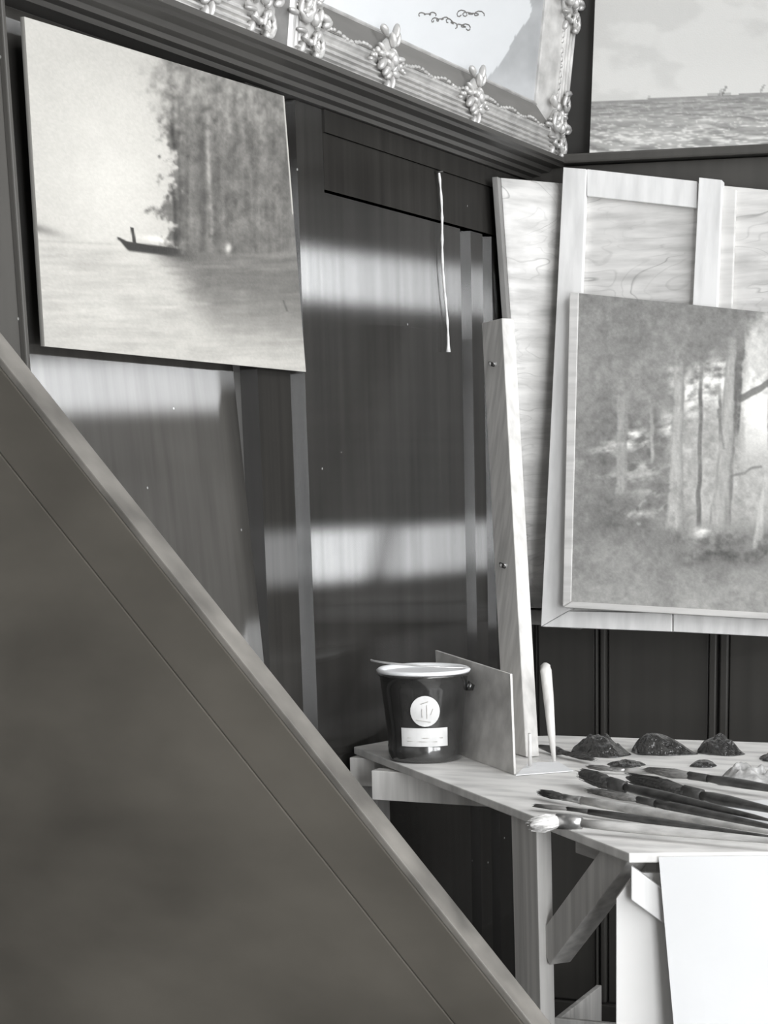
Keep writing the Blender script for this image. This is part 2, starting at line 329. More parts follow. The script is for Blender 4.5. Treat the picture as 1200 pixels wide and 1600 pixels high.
# ------------------------------------------------------------------ painted surfaces
def painted(name, px, toP, fn, nu, nv, mat, parent=None, back=None, gain=.86, tint=(1.01, 1, .965)):
    """grid over the px quad (TL, TR, BR, BL), tones from fn(x, y) in 0..255; closed behind by the vector back"""
    TL, TR, BR, BL = [np.array(p, float) for p in px]
    u, v = np.meshgrid(np.linspace(0, 1, nu), np.linspace(0, 1, nv))
    P2 = ((1 - u) * (1 - v))[..., None] * TL + (u * (1 - v))[..., None] * TR + (u * v)[..., None] * BR + ((1 - u) * v)[..., None] * BL
    c3 = [np.array(toP(*p)) for p in px]
    P3 = ((1 - u) * (1 - v))[..., None] * c3[0] + (u * (1 - v))[..., None] * c3[1] + (u * v)[..., None] * c3[2] + ((1 - u) * v)[..., None] * c3[3]
    vs = [tuple(p) for p in P3.reshape(-1, 3)]
    fs = [(j * nu + i, j * nu + i + 1, (j + 1) * nu + i + 1, (j + 1) * nu + i) for j in range(nv - 1) for i in range(nu - 1)]
    tone = np.asarray(fn(P2[..., 0], P2[..., 1]), float)
    n0 = len(vs); vs += [tuple(np.array(c) + np.array(back)) for c in c3]
    top = list(range(nu)); bot = [(nv - 1) * nu + i for i in range(nu)]; lf = [j * nu for j in range(nv)]; rt = [j * nu + nu - 1 for j in range(nv)]
    fs += [(n0 + 3, n0 + 2, n0 + 1, n0), tuple(top[::-1] + [n0, n0 + 1]), tuple(bot + [n0 + 2, n0 + 3]), tuple(lf + [n0 + 3, n0]), tuple(rt[::-1] + [n0 + 1, n0 + 2])]
    o = mesh(name, vs, fs, mat, parent)
    lin = s2l(tone).reshape(-1) / s2l(235) * gain; lin = np.concatenate([lin, np.full(4, .12)])
    colr = np.stack([lin * tint[0], lin * tint[1], lin * tint[2], np.ones_like(lin)], -1).astype(np.float32)
    at = o.data.color_attributes.new('paint', 'FLOAT_COLOR', 'POINT'); at.data.foreach_set('color', colr.reshape(-1))
    return o

def river(x, y):
    n = fbm(x / 38, y / 38, 5); nf = fbm(x / 9, y / 9, 3); ver = fbm(x / 7, y / 80, 4); hor = fbm(x / 60 + 5, y / 6, 4); nm = fbm(x / 20 + 8, y / 20, 4)
    t = 192 + 24 * np.exp(-(((x - 165) / 95) ** 2 + ((y - 290) / 150) ** 2)) + 12 * (n - .5)
    edge = 242 + 26 * (fbm(y / 26, x * 0 + 3, 4) - .5) + 40 * (nf - .5) + 30 * (nm - .5) - 10 * sm(250, 150, y) - 14 * np.exp(-((y - 325) / 16) ** 2)
    soft = 10 + 34 * sm(230, 100, y)
    tree = sm(edge - soft, edge + soft, x) * sm(400, 386, y)
    tt = 117 + 22 * sm(230, 120, y) + 30 * (ver - .5) + 40 * (nm - .5) + 34 * (nf - .5) * (1 + sm(260, 130, y))
    for cx_, wd, dk in ((246, 3.5, -36), (254, 4, -22), (268, 3, -12), (287, 5, -12), (296, 4, -16), (318, 6, -18), (345, 8, -10), (372, 6, -8)): tt = tt + dk * np.exp(-((x - cx_ - 8 * (vn(y / 45, y * 0 + cx_) - .5)) / wd) ** 2) * sm(90, 220, y)
    tt = tt + 42 * np.exp(-((x - 306 - 3 * np.sin(y / 45)) / (3.2 + 1.2 * nf)) ** 2) * sm(130, 240, y) * sm(380, 345, y) * (.55 + .9 * nf)
    for x0, y0, x1, y1 in ((355, 150, 378, 270), (330, 140, 345, 215), (385, 150, 402, 220)):
        q = np.clip((y - y0) / (y1 - y0), 0, 1); tt = tt + 20 * np.exp(-((x - x0 - (x1 - x0) * q) / 6) ** 2) * sm(y0 - 10, y0 + 20, y) * sm(y1 + 10, y1 - 20, y)
    t = t * (1 - tree) + tt * tree
    shore = 384 + (x - 240) * .03; wat = sm(shore - 3, shore + 7, y)
    wt = 196 - 72 * sm(215, 275, x - (y - 400) * .55 + 50 * (hor - .5)) * sm(560, 430, y - (x - 300) * .12) + 34 * (hor - .5) + 16 * (nm - .5)
    wt = np.clip(wt - 6 * sm(150, 60, x), 90, 206)
    t = t * (1 - wat) + wt * wat
    t = t - 40 * np.exp(-((y - shore - 8) / 9) ** 2) * sm(205, 240, x) * sm(300, 255, x)
    top = 362 + (x - 163) * .14 + 5 * sm(163, 180, x); bot = 366 + 16 * sm(163, 182, x) + (x - 163) * .12
    hull = sm(-1.2, 1.2, y - top) * sm(2.5, -2.5, y - bot) * sm(162, 165, x) * sm(275, 235, x); t = t * (1 - hull) + 58 * hull
    man = sm(3.2, 1.6, np.abs(x - 185 - (y - 350) * .15)) * (y > 346) * (y < 374); t = t * (1 - man) + 62 * man
    t = t + 42 * np.exp(-(((x - 222) / 22) ** 2 + ((y - 365 - (x - 222) * .13) / 5) ** 2)) * (1 - hull)
    t = t + 100 * np.exp(-(((x - 337) / 5) ** 2 + ((y - 380) / 9) ** 2)) * (.4 + nf)
    t = t - 70 * np.exp(-(((x - 50) / 34) ** 2 + ((y - 350 - (x - 50) * .3) / 7) ** 2)) - 16 * np.exp(-((y - 373 - (x - 120) * .02) / 2.) ** 2) * sm(170, 150, x)
    t = t - 40 * np.exp(-((x - 440 + (y - 475) * -.4) / 2.) ** 2) * (y > 465) * (y < 483)
    t = t + 16 * (fbm(x / 2.5, y / 2.5, 2) - .5)
    return np.where((x > 441 + (y - 150) * .08) & (y < 330), 200, t)
def sea(x, y):
    hz = 157 - (x - 925) * .05; n = fbm(x / 60, y / 45, 5); ck = fbm(x / 70 + 9, y / 40 + 4, 5)
    t = 204 + 10 * sm(.45, .65, ck + .28 * sm(930, 1100, x) - .25 * sm(70, 20, y)) + 5 * sm(60, 140, y)
    d = y - hz; s = np.clip(d / 85, 0, 1)
    wv = fbm(x / (26 + 60 * s) + 3 * vn(x / 50, y / 18), (d + 6 * np.sin(x / 33 + d / 9)) / (3.5 + 7 * s), 4)
    st = 148 + 46 * s + 135 * (wv - .5) * (.45 + .7 * s)
    w2 = fbm(x / (14 + 34 * s) + 20, (d + 5 * np.sin(x / 21 + 2)) / (2.6 + 5 * s), 3); rd = 1 - np.abs(2 * w2 - 1); st = st + 46 * (sm(.80, 1., rd) - .22) * (.3 + s) - 34 * sm(.55, .78, wv) * sm(.5, .3, w2) * s
    foam = np.exp(-((d - 52 - 12 * np.sin(x / 40 + 1)) / 9) ** 2); st = st + 34 * foam * sm(940, 1000, x) * sm(1180, 1080, x)
    st = np.where(d < 5, st * .5 + 76, st)
    t = np.where(d > 0, np.clip(st, 110, 228), t)
    for bx, h, k in ((1016, 6, 25), (1133, 15, 60), (1128, 10, 35), (1192, 14, 45)): t = np.where((np.abs(x - bx - (hz - y) * .45) < 1.9) & (d < 0) & (d > -h), t - k, t)
    t = np.where((d < 0) & (d > -3) & (np.abs(x - 1128) < 18), t - 40, t)
    return t
def forest(x, y):
    n = fbm(x / 45, y / 45, 5); nf = fbm(x / 9, y / 9, 4); ng = fbm(x / 3.2 + 40, y / 3.2, 3); lf = fbm(x / 14 + 70 + .6 * y / 14, y / 9, 4)
    t = 138 + 34 * (n - .5) + 34 * (nf - .5) + 16 * sm(840, 960, y) - 14 * sm(560, 470, y) * sm(900, 1100, x) - 20 * sm(905, 960, x) * sm(600, 700, y) * sm(870, 800, y) * sm(1080, 1010, x)
    gl_ = sm(1040, 1085, x + 60 * (n - .5)) * sm(570, 620, y + 90 * (nf - .5)) * sm(865, 790, y + 40 * (nf - .5)); t = t + (34 + 30 * (nf - .5)) * gl_
    sky = sm(1156, 1172, x - 26 * (nf - .5)) * sm(490, 560, y + (x - 1165) * 1.6 + 90 * (n - .5) + 40 * (nf - .5)) * sm(760, 640, y + 60 * (nf - .5)); t = t + 66 * sky
    for cx_, cy_, rx, ry, a in ((1045, 668, 12, 26, 90), (1100, 600, 26, 30, 84), (1128, 582, 15, 26, 84), (1080, 622, 12, 24, 80), (1052, 592, 7, 24, 60), (995, 676, 18, 12, 100), (978, 692, 30, 10, 84), (950, 705, 22, 8, 70), (1010, 692, 12, 10, 80), (1100, 830, 14, 9, 80), (1010, 728, 34, 12, 60), (985, 745, 40, 10, 46), (1010, 770, 34, 9, 46), (1000, 800, 40, 8, 50), (925, 740, 34, 5, 40)):
        t = t + a * np.exp(-(((x - cx_) / rx) ** 2 + ((y - cy_) / ry) ** 2)) * np.clip(2.6 * lf - .75, 0, 1.3)
    def trunk(t, xt, xb_, y0, y1, w0, w1, tone, dark=20):
        f = np.clip((y - y0) / (y1 - y0), 0, 1); c = xt + (xb_ - xt) * f + 2.5 * (vn(y / 22, y * 0 + xt) - .5); ww = w0 + (w1 - w0) * f ** 3 + 2 * (nf - .5); mk = sm(ww + 2, ww - 2, np.abs(x - c)) * sm(y0 - 30, y0 + 50, y + 40 * (nf - .5)) * sm(y1 + 10, y1 - 8, y + 16 * (nf - .5)) * (.72 + .28 * sm(.3, .5, nf))
        k = (x - c) / np.maximum(ww, 1); return t * (1 - mk) + mk * (tone - dark * sm(.1, 1, k) - .5 * dark * sm(-.5, -1, k) + 34 * (fbm(x / 4, y / 18, 3) - .5))
    t = trunk(t, 976, 972, 600, 770, 9, 8, 162, 16); t = trunk(t, 1021, 1021, 640, 720, 3, 3, 170, 8)
    t = trunk(t, 1066, 1056, 560, 826, 8, 15, 176, 26); t = trunk(t, 1098, 1094, 570, 820, 2.5, 3.5, 120, 14); t = trunk(t, 1127, 1128, 600, 690, 2, 2, 122, 10)
    t = trunk(t, 1150, 1128, 540, 820, 11, 17, 172, 40); t = trunk(t, 1159, 1152, 530, 675, 6, 4, 112, 10); t = trunk(t, 1199, 1185, 730, 850, 5, 8, 190, 16); t = trunk(t, 1215, 1212, 500, 700, 12, 12, 135, 14)
    for x0, y0, x1, y1, w_, tn, br in ((1160, 618, 1215, 592, 5, 100, 1), (1145, 740, 1190, 728, 1.8, 124, .8), (985, 802, 1050, 756, 4, 176, .0), (1000, 816, 1055, 780, 3.5, 170, .0), (1125, 640, 1133, 700, 1.6, 112, .8), (972, 746, 1050, 724, 3, 172, .0), (940, 742, 985, 738, 2.5, 164, .0)):
        d = ((x - x0) * (x1 - x0) + (y - y0) * (y1 - y0)) / ((x1 - x0) ** 2 + (y1 - y0) ** 2); q = np.clip(d, 0, 1)
        dist = np.hypot(x - x0 - q * (x1 - x0), y - y0 - q * (y1 - y0) - 9 * (vn(x / 12, x * 0 + y0) - .5)); mk = sm(w_ + 2, w_ - 1.2, dist + 5 * (1 - br) * (nf - .4)) * np.clip(br + 2.2 * nf - .75, 0, .8); t = t * (1 - mk) + tn * mk
    t = t - 46 * np.exp(-((y - 868 - 6 * np.sin(x / 14)) / 16) ** 2) * sm(1030, 1090, x) * np.clip(2.4 * nf - .6, 0, 1.2) - 34 * np.exp(-((y - 838) / 16) ** 2) * sm(1000, 1070, x) * np.clip(2.4 * nf - .7, 0, 1.2)
    t = t + 18 * (ng - .5) + 10 * (fbm(x / 1.7, y / 1.7, 2) - .5)
    return np.clip(t, 66, 232)
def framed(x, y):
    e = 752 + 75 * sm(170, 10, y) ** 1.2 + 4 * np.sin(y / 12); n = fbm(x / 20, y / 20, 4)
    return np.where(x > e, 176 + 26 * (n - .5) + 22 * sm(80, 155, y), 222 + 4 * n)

# river painting on the left wall, its left side against the casing
OFF = .020
pr_ = tag(empty('river_painting', LW(270, 560, OFF)), 'unframed painting of a rowing boat on a pale river beside dark trees', 'painting')
painted('canvas', [(38, 26), (444, 150), (478, 581), (70, 541)], lambda x, y: LW(x, y, OFF), river, 230, 250, M['paint'], pr_, back=(-.006, 0, 0), gain=.60, tint=(1.03, 1, .93))
slab('stretcher', [LW(80, 60, .0135), LW(430, 170, .0135), LW(458, 555, .0135), LW(100, 515, .0135)], (-.010, 0, 0), M['lath'], pr_)

# seascape on the back wall rail
sp = tag(empty('seascape_painting', BW(1100, 240, .03)), 'unframed seascape with rough waves and tiny sailboats above the dark rail', 'painting')
SA, SBt = np.array([0, -.048, 1.872]), np.array([0, -.012, 2.5]); sn = np.cross((1, 0, 0), SBt - SA); sn /= np.linalg.norm(sn)
if sn[1] > 0: sn = -sn
def seap(x, y): return onp(x, y, sn, float(sn @ SA))
painted('canvas', [(937, -190), (1340, -190), (1330, 222), (921, 240)], seap, sea, 200, 200, M['paint'], sp, back=-sn * .010, gain=.74)

# ------------------------------------------------------------------ boards on the back wall
def leaning(yb, zb, yt, zt):
    a = np.array([0, yb, zb]); n = np.cross((1, 0, 0), np.array([0, yt, zt]) - a); n = n / np.linalg.norm(n); n = n if n[1] < 0 else -n
    return n, (lambda x, y, off=0.: onp(x, y, n, float(n @ a) + off))
ba = tag(empty('plywood_board', LW(836, 950, .03)), 'narrow pale plywood board leaning in the room corner behind the bigger board', 'board')
A4 = [LW(783, 278, .03), BW(905, 289, .034), BW(925, 950, .060), LW(830, 950, .040)]; A4[3][1] = min(A4[3][1], -.075)
nA = np.cross(A4[1] - A4[0], A4[3] - A4[0]); nA /= np.linalg.norm(nA); nA = nA if nA[1] < 0 else -nA
ng_ = 12; vs = []
for off in (np.zeros(3), -nA * .007):
    for j_ in range(ng_ + 1):
        for i_ in range(ng_ + 1): u_, v_ = i_ / ng_, j_ / ng_; vs.append(A4[0] * (1 - u_) * (1 - v_) + A4[1] * u_ * (1 - v_) + A4[2] * u_ * v_ + A4[3] * (1 - u_) * v_ + off)
m_ = ng_ + 1; k_ = m_ * m_; fs = [(j_ * m_ + i_, j_ * m_ + i_ + 1, (j_ + 1) * m_ + i_ + 1, (j_ + 1) * m_ + i_) for j_ in range(ng_) for i_ in range(ng_)]; fs += [tuple(k_ + q for q in f)[::-1] for f in fs]; nfl = len(fs)
rim = list(range(m_)) + [j_ * m_ + ng_ for j_ in range(1, m_)] + [ng_ * m_ + i_ for i_ in range(ng_ - 1, -1, -1)] + [j_ * m_ for j_ in range(ng_ - 1, 0, -1)]
fs += [(rim[q], rim[(q + 1) % len(rim)], k_ + rim[(q + 1) % len(rim)], k_ + rim[q]) for q in range(len(rim))]
pa = mesh('panel', vs, fs, M['ply'], ba)
for q, p in enumerate(pa.data.polygons): p.use_smooth = q < nfl
ad = (A4[1] - A4[0]) / np.linalg.norm(A4[1] - A4[0]); lw_ = np.array([0, -.018, 0])
slab('edge_lath', [A4[0] + lw_ + nA * .0, A4[0] - ad * .001, A4[3] - ad * .001, A4[3] + lw_], np.array([-.012, 0, 0]), M['lath'], ba)
nB, PB = leaning(-.235, .93, -.105, 1.80)
bb_ = tag(empty('backing_board', PB(1050, 990)), 'large pale plywood board with white battens hung on the dark panelled wall', 'board')
slab('panel', [PB(884, 266), PB(1420, 318), PB(1420, 975), PB(850, 960)], -nB * .009, M['ply'], bb_)
def bst(name, px, off, mat=M['batten'], th=.012): return slab(name, [PB(*p, off) for p in px], -nB * th, mat, bb_)
bst('batten', [(880, 261), (916, 264), (890, 953), (845, 979)], .014, th=.0138)
bst('batten', [(917, 264), (1089, 283), (1089, 325), (917, 306)], .010, th=.0098)
bst('batten', [(1092, 277), (1128, 281), (1120, 486), (1082, 480)], .020, th=.0198)
bst('batten', [(1129, 293), (1150, 296), (1143, 486), (1121, 486)], .010, M['pale'], th=.0098)
bst('batten', [(846, 979), (888, 955), (1050, 958), (1050, 987)], .016, th=.0158)
bst('batten', [(1052, 987), (1052, 958), (1420, 968), (1420, 1006)], .016, th=.0158)
for x in (900, 1300): 
    q = PB(x, 972, -.012); box('support_peg', q[0] - .012, q[0] + .012, q[1] - .004, .01, q[2] - .014, q[2] - .002, M['lath'], wb)
q = A4[3]; q2 = A4[2]; box('support_rail', q[0] - .01, q2[0] + .05, q[1] + .02, .01, min(q[2], q2[2]) - .034, min(q[2], q2[2]) - .003, M['lath'], wb)
fc = tag(empty('forest_painting', PB(1040, 950, .03)), 'unframed painting of tall tree trunks in a woodland clearing', 'painting')
painted('canvas', [(905, 458), (1226, 491), (1226, 968), (881, 948)], lambda x, y: PB(x, y, .040), forest, 260, 390, M['paint'], fc, back=-nB * .018, gain=.98)
slab('edge_lath', [PB(890, 457, .042), PB(904, 458, .042), PB(892, 940, .042), PB(879, 947, .042)], -nB * .02, M['pale'], fc)
slab('edge_lath', [PB(893, 940, .042), PB(1226, 959, .042), PB(1226, 969, .042), PB(880, 949, .042)], -nB * .02, M['pale'], fc)

# ------------------------------------------------------------------ ornate frames on the ledge
def ornament_mesh(name, s, seed, corner=False):
    """cast acanthus clump. local frame: x out of the frame face, y along, z up"""
    rs = random.Random(seed); bm = bmesh.new()
    def blob(x, y, z, a, b_, c, rot):
        mt = Matrix.Translation((x, y, z)) @ Matrix.Rotation(rot, 4, 'X') @ Matrix.Diagonal((a, b_, c, 1)); bmesh.ops.create_icosphere(bm, subdivisions=2, radius=1, matrix=mt)
    def strand(pts, rad):
        vs, fs = tube_data(pts, rad, 6); bv = [bm.verts.new(v) for v in vs]
        for f in fs: bm.faces.new([bv[i] for i in f])
    blob(.003, 0, .003, .008, s * .62, s * .70, .2)
    for k in range(15):                                  # curled leaf lobes around an uneven outline
        a = k * 6.283 / 15 + rs.uniform(-.25, .25); r_ = s * rs.uniform(.62, 1.12) * (1.12 if math.sin(a) > 0 else .78)
        y, z = r_ * math.cos(a) * .85, r_ * math.sin(a); blob(.006 + rs.uniform(0, .008), y, z, .007, .0052 * rs.uniform(.7, 1.3), .0115 * rs.uniform(.7, 1.3), a - 1.57 + rs.uniform(-.5, .5))
    for k in range(16): 
        a = rs.uniform(0, 6.28); r_ = s * rs.uniform(.12, .6); blob(.011 + rs.uniform(0, .005), r_ * math.cos(a), r_ * math.sin(a), .0065, .0038 * rs.uniform(.8, 1.5), .0085 * rs.uniform(.7, 1.4), a + rs.uniform(-.8, .8))
    blob(.017, .002, .002, .008, .0085, .011, .4)
    for sg in (() if corner else (-1, 1)):                                   # trailing leaves along the rail
        for k in range(4): blob(.006, sg * (s * .9 + k * .008), s * (.15 - .12 * k) + rs.uniform(-.004, .004), .005, .0045, .003 + .0008 * (3 - k), rs.uniform(-.6, .6))
    if corner:
        for (cy, cz, r0, sg, ph) in ((s * .35, s * .95, s * .36, 1, 1.2), (-s * .5, s * .25, s * .42, -1, 2.2), (s * .3, -s * .55, s * .34, 1, 4.2)):
            strand([(.018 - .004 * t, cy + sg * r0 * (1 - t * .78) * math.cos(ph + t * 9.4), cz + r0 * (1 - t * .78) * math.sin(ph + t * 9.4)) for t in [i / 26 for i in range(27)]], [.0052 * (1 - .35 * i / 26) for i in range(27)])
    me = bpy.data.meshes.new(name); bmesh.ops.recalc_face_normals(bm, faces=bm.faces); bm.to_mesh(me); bm.free()
    for p in me.polygons: p.use_smooth = True
    me.materials.append(M['gilt']); return me
ORN = ornament_mesh('ornament', .043, 3); ORNC = ornament_mesh('corner_ornament', .054, 5, True)
def gilt_frame(label, ya, yb_, bw, full, orn_y, pic):
    """frame standing on the ledge between ya (left) and yb_ (right), tipped forward a little at the top"""
    base = (.045, yb_, 1.8625); root = tag(empty('ornate_picture_frame', base), label, 'picture frame')
    L = yb_ - ya
    mats = [M['giltdark'], M['gilt']]
    # profile: distance across the member from its outer edge -> height off the wall side
    prof = [(0, .0), (0, .026), (.004, .030)]
    for k in range(4): prof += [(.006 + k * .0090, .031 - .001 * k), (.0085 + k * .0090, .0315 - .001 * k), (.0105 + k * .0090, .024 - .001 * k), (.0125 + k * .0090, .024 - .001 * k)]
    prof += [(.044, .024), (.047, .027), (.052, .024), (bw - .006, .008), (bw - .003, .010), (bw, .008), (bw, .0)]
    KS = 1.38                                            # the uprights are broader than the rails
    def member(name, a, b_, inn, ki, kd):
        n = len(prof); vs = []; d = np.array(b_) - np.array(a); d = d / np.linalg.norm(d)      # a, b_: outer corners (y, z), mitred
        for (e, s_) in ((a, 1), (b_, -1)):
            for w_, h in prof: p = np.array(e) + np.array(inn) * w_ * ki + d * s_ * w_ * kd; vs.append((h, p[0], p[1]))
        fs = [(i, i + 1, n + i + 1, n + i) for i in range(n - 1)] + [tuple(range(n)), tuple(range(2 * n - 1, n - 1, -1))]
        return mesh(name, vs, fs, M['gilt'], root)
    parts = []
    y0, y1, z0, z1 = -L, 0., 0., full
    parts.append(member('bottom_rail', (y0, z0), (y1, z0), (0, 1), 1, KS)); parts.append(member('side_rail', (y1, z1), (y1, z0), (-1, 0), KS, 1))
    parts.append(member('side_rail', (y0, z0), (y0, z1), (1, 0), KS, 1)); parts.append(member('top_rail', (y1, z1), (y0, z1), (0, -1), 1, KS))
    # the dull inner slope of the foot
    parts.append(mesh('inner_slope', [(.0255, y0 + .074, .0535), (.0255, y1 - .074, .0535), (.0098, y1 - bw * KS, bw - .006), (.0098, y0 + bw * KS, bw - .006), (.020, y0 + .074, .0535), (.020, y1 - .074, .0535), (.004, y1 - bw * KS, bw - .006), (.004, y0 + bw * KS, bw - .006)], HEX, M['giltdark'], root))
    for oy in orn_y:
        o = link('ornament', ORN, None, root); o.location = (.024, oy, .047); parts.append(o)
        # running vine of small leaves between the ornaments
    rs = random.Random(4)
    bm = bmesh.new(); yy = y0 + .06
    while yy < y1 - .05:
        bmesh.ops.create_icosphere(bm, subdivisions=1, radius=1, matrix=Matrix.Translation((.024, yy, .056 + .003 * math.sin(yy * 60))) @ Matrix.Diagonal((.004, .007 * rs.uniform(.6, 1.3), .0035, 1))); yy += rs.uniform(.010, .018)
    zz = .07
    while zz < z1 - .07:
        bmesh.ops.create_icosphere(bm, subdivisions=1, radius=1, matrix=Matrix.Translation((.026, y1 - .062 + .004 * math.sin(zz * 50), zz)) @ Matrix.Diagonal((.004, .0045, .007 * rs.uniform(.6, 1.3), 1))); zz += rs.uniform(.011, .018)
    me = bpy.data.meshes.new('vine'); bm.to_mesh(me); bm.free(); parts.append(link('vine', me, M['gilt'], root))
    for (cy, cz) in ((y1 - .054, .056), (y0 + .054, .056), (y1 - .054, z1 - .056), (y0 + .054, z1 - .056), (y1 - .050, .036 + .25)):
        if True:
            o = link('corner_ornament', ORNC, None, root); o.location = (.022, cy, cz); parts.append(o)
    for o in parts: o.matrix_parent_inverse = Matrix.Identity(4)
    root['_bw'] = bw; del root['_bw']
    root.rotation_euler = (0, math.radians(7), 0)
    return root, (y0, y1, z0, z1)
YF1, YF0 = float(LW(888, 240, .085)[1]) , float(LW(462, 92, .085)[1])
YF1 = min(YF1, -.004)
orn = [float(LW(x, y, .085)[1]) - YF1 for x, y in ((610, 105), (745, 155))]
fr, (fy0, fy1, fz0, fz1) = gilt_frame('big ornate gilt frame holding a white sheet, on the ledge by the room corner', YF0, YF1, .094, .74, orn, True)
bpy.context.view_layer.update()
FMW = np.array(Matrix.Translation(fr.location) @ Matrix.Rotation(math.radians(7), 4, 'Y'))
def f_local(x, y, off=.004):
    """pixel to the frame's own plane"""
    n = FMW[:3, 0]; p0 = FMW[:3, 3] + n * off; P = onp(x, y, n, float(n @ p0)); return FMW[:3, :3].T @ (P - FMW[:3, 3])
bw = .094
def picw(u_): return u_
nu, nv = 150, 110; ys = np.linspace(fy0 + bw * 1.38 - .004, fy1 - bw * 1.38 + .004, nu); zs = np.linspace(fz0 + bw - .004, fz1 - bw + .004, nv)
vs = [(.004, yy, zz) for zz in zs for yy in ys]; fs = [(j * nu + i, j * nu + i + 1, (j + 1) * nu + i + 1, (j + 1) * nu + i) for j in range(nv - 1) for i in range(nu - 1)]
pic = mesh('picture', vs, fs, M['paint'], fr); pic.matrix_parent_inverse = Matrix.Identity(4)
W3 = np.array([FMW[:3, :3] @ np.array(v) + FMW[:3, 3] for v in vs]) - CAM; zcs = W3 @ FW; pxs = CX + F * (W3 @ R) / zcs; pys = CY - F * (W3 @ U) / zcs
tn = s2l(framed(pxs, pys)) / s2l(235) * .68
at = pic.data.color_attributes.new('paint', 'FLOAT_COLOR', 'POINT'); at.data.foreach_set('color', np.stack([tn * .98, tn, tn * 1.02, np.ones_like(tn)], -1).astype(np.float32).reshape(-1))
vs2 = [(.003, fy0 + .01, .01), (.003, fy1 - .01, .01), (.003, fy1 - .01, fz1 - .01), (.003, fy0 + .01, fz1 - .01)]
bk = mesh('backing', [(-.004, a, c) for _, a, c in vs2] + [(.0025, a, c) for _, a, c in vs2], HEX, M['lath'], fr); bk.matrix_parent_inverse = Matrix.Identity(4)
# faded handwriting on the sheet, cut by the top of the view
def scrawl(x0, y0, x1, y1, loops, amp, ph):
    o = []; L_ = math.hypot(x1 - x0, y1 - y0); ux, uy = (x1 - x0) / L_, (y1 - y0) / L_
    for k in range(loops * 8 + 1):
        t = k / (loops * 8); a = t * loops * 6.2832 + ph; h = amp * (.55 + .45 * math.sin(t * 7 + ph)) * math.sin(a); f_ = L_ * t + amp * 1.0 * math.cos(a); o.append((x0 + ux * f_ - uy * h, y0 + uy * f_ + ux * h))
    return o
ink = [scrawl(674, 32, 697, 29, 3, 3.5, 0), scrawl(700, 31, 712, 40, 2, 4.5, 1), scrawl(718, 40, 732, 43, 2, 5.5, 2.2), scrawl(716, 21, 752, 22, 4, 5.5, .6), scrawl(655, 22, 680, 22, 3, 3, 1.4), [(618, 51), (619, 55)]]
for st in ink:
    v_, f_ = tube_data([f_local(x, y, .0045) for x, y in st], .0010, 5); hw = mesh('ink_stroke', v_, f_, M['ink'], fr); hw.matrix_parent_inverse = Matrix.Identity(4)
YG1 = float(LW(453, 92, .085)[1]); 
gilt_frame('smaller pale ornate frame on the ledge above the river painting', YG1 - .66, YG1 - .026, .094, .6, [-.2], False)
ft = box('corner_foot', .004, .036, -.040, -.008, .0002, .012, M['gilt'], fr); ft.matrix_parent_inverse = Matrix.Identity(4)

# ------------------------------------------------------------------ cord on the left wall
cpts = [LW(686 + 14 * t + 1.5 * math.sin(t * 9), 270 + 280 * t, .008) for t in [i / 24 for i in range(25)]]
cr = tag(empty('hanging_string', cpts[-1]), 'thin white string hanging from a nail on the dark panelled wall', 'string')
tube('strand', cpts, [.0022 + .0007 * math.sin(i * 2.3) for i in range(24)] + [.0045], M['cord'], cr, 6)
tube('nail', [cpts[0] + np.array([-.02, 0, .001]), cpts[0] + np.array([.008, 0, .002])], .002, M['iron'], cr, 6)

# ------------------------------------------------------------------ corner work table
tb = tag(empty('work_table', TB(820, 1268) * np.array([1, 1, 0])), 'rough pale wooden work table with a slanting end and diagonal braces', 'table')
P0, P1, P2 = TB(541, 1166), TB(983, 1333), TB(1200, 1331)
fd = (P2 - P1) / np.linalg.norm(P2 - P1); P3 = P1 + fd * 1.25; Q1 = TB(870, 1149); Q2 = TB(1200, 1160); bd = (Q2 - Q1) / np.linalg.norm(Q2 - Q1); Q3 = Q1 + bd * 1.55
P0 = np.array([max(P0[0], .006), P0[1], P0[2]]); P0b = P0 + np.array([.03, .10, 0])
poly = [P0, P1, P3, Q3, Q1, P0b]; n = len(poly); th = .013
mesh('table_top', poly + [p - np.array([0, 0, th]) for p in poly], [tuple(range(n)), tuple(range(2 * n - 1, n - 1, -1))] + [(i, (i + 1) % n, n + (i + 1) % n, n + i) for i in range(n)], M['tabletop'], tb, bevel=.002)
ed = (P1 - P0) / np.linalg.norm(P1 - P0); en = np.array([-ed[1], ed[0], 0]); en = en if en @ (Q2 - P0) > 0 else -en      # inward
zt = TZ - th - .001
# leg: one square post, its left face turned from the window
def leg(pxa, depth_off=0.):
    pass
L0 = TB(838, 1290, zt)                       # front arris of the leg under the slanting edge
vdir = L0 - CAM; vdir[2] = 0; vdir /= np.linalg.norm(vdir); rdir = np.array([vdir[1], -vdir[0], 0])
th_ = math.radians(66); dl = -rdir * math.cos(th_) + vdir * math.sin(th_); dr = rdir * math.sin(th_) + vdir * math.cos(th_)
Lb = np.array([L0[0], L0[1], 0]) + rdir * .010
beam('leg', Lb, L0, dl * .090, dr * .023, M['palev'], tb)
c1 = TB(976, 1338, zt) ; bz = .50
lowp = L0 + (Lb - L0) * ((zt - bz) / zt) + dr * .01
hd = c1 - L0; hd[2] = 0; hd /= np.linalg.norm(hd); side = np.array([-hd[1], hd[0], 0]); side = side if side @ vdir > 0 else -side
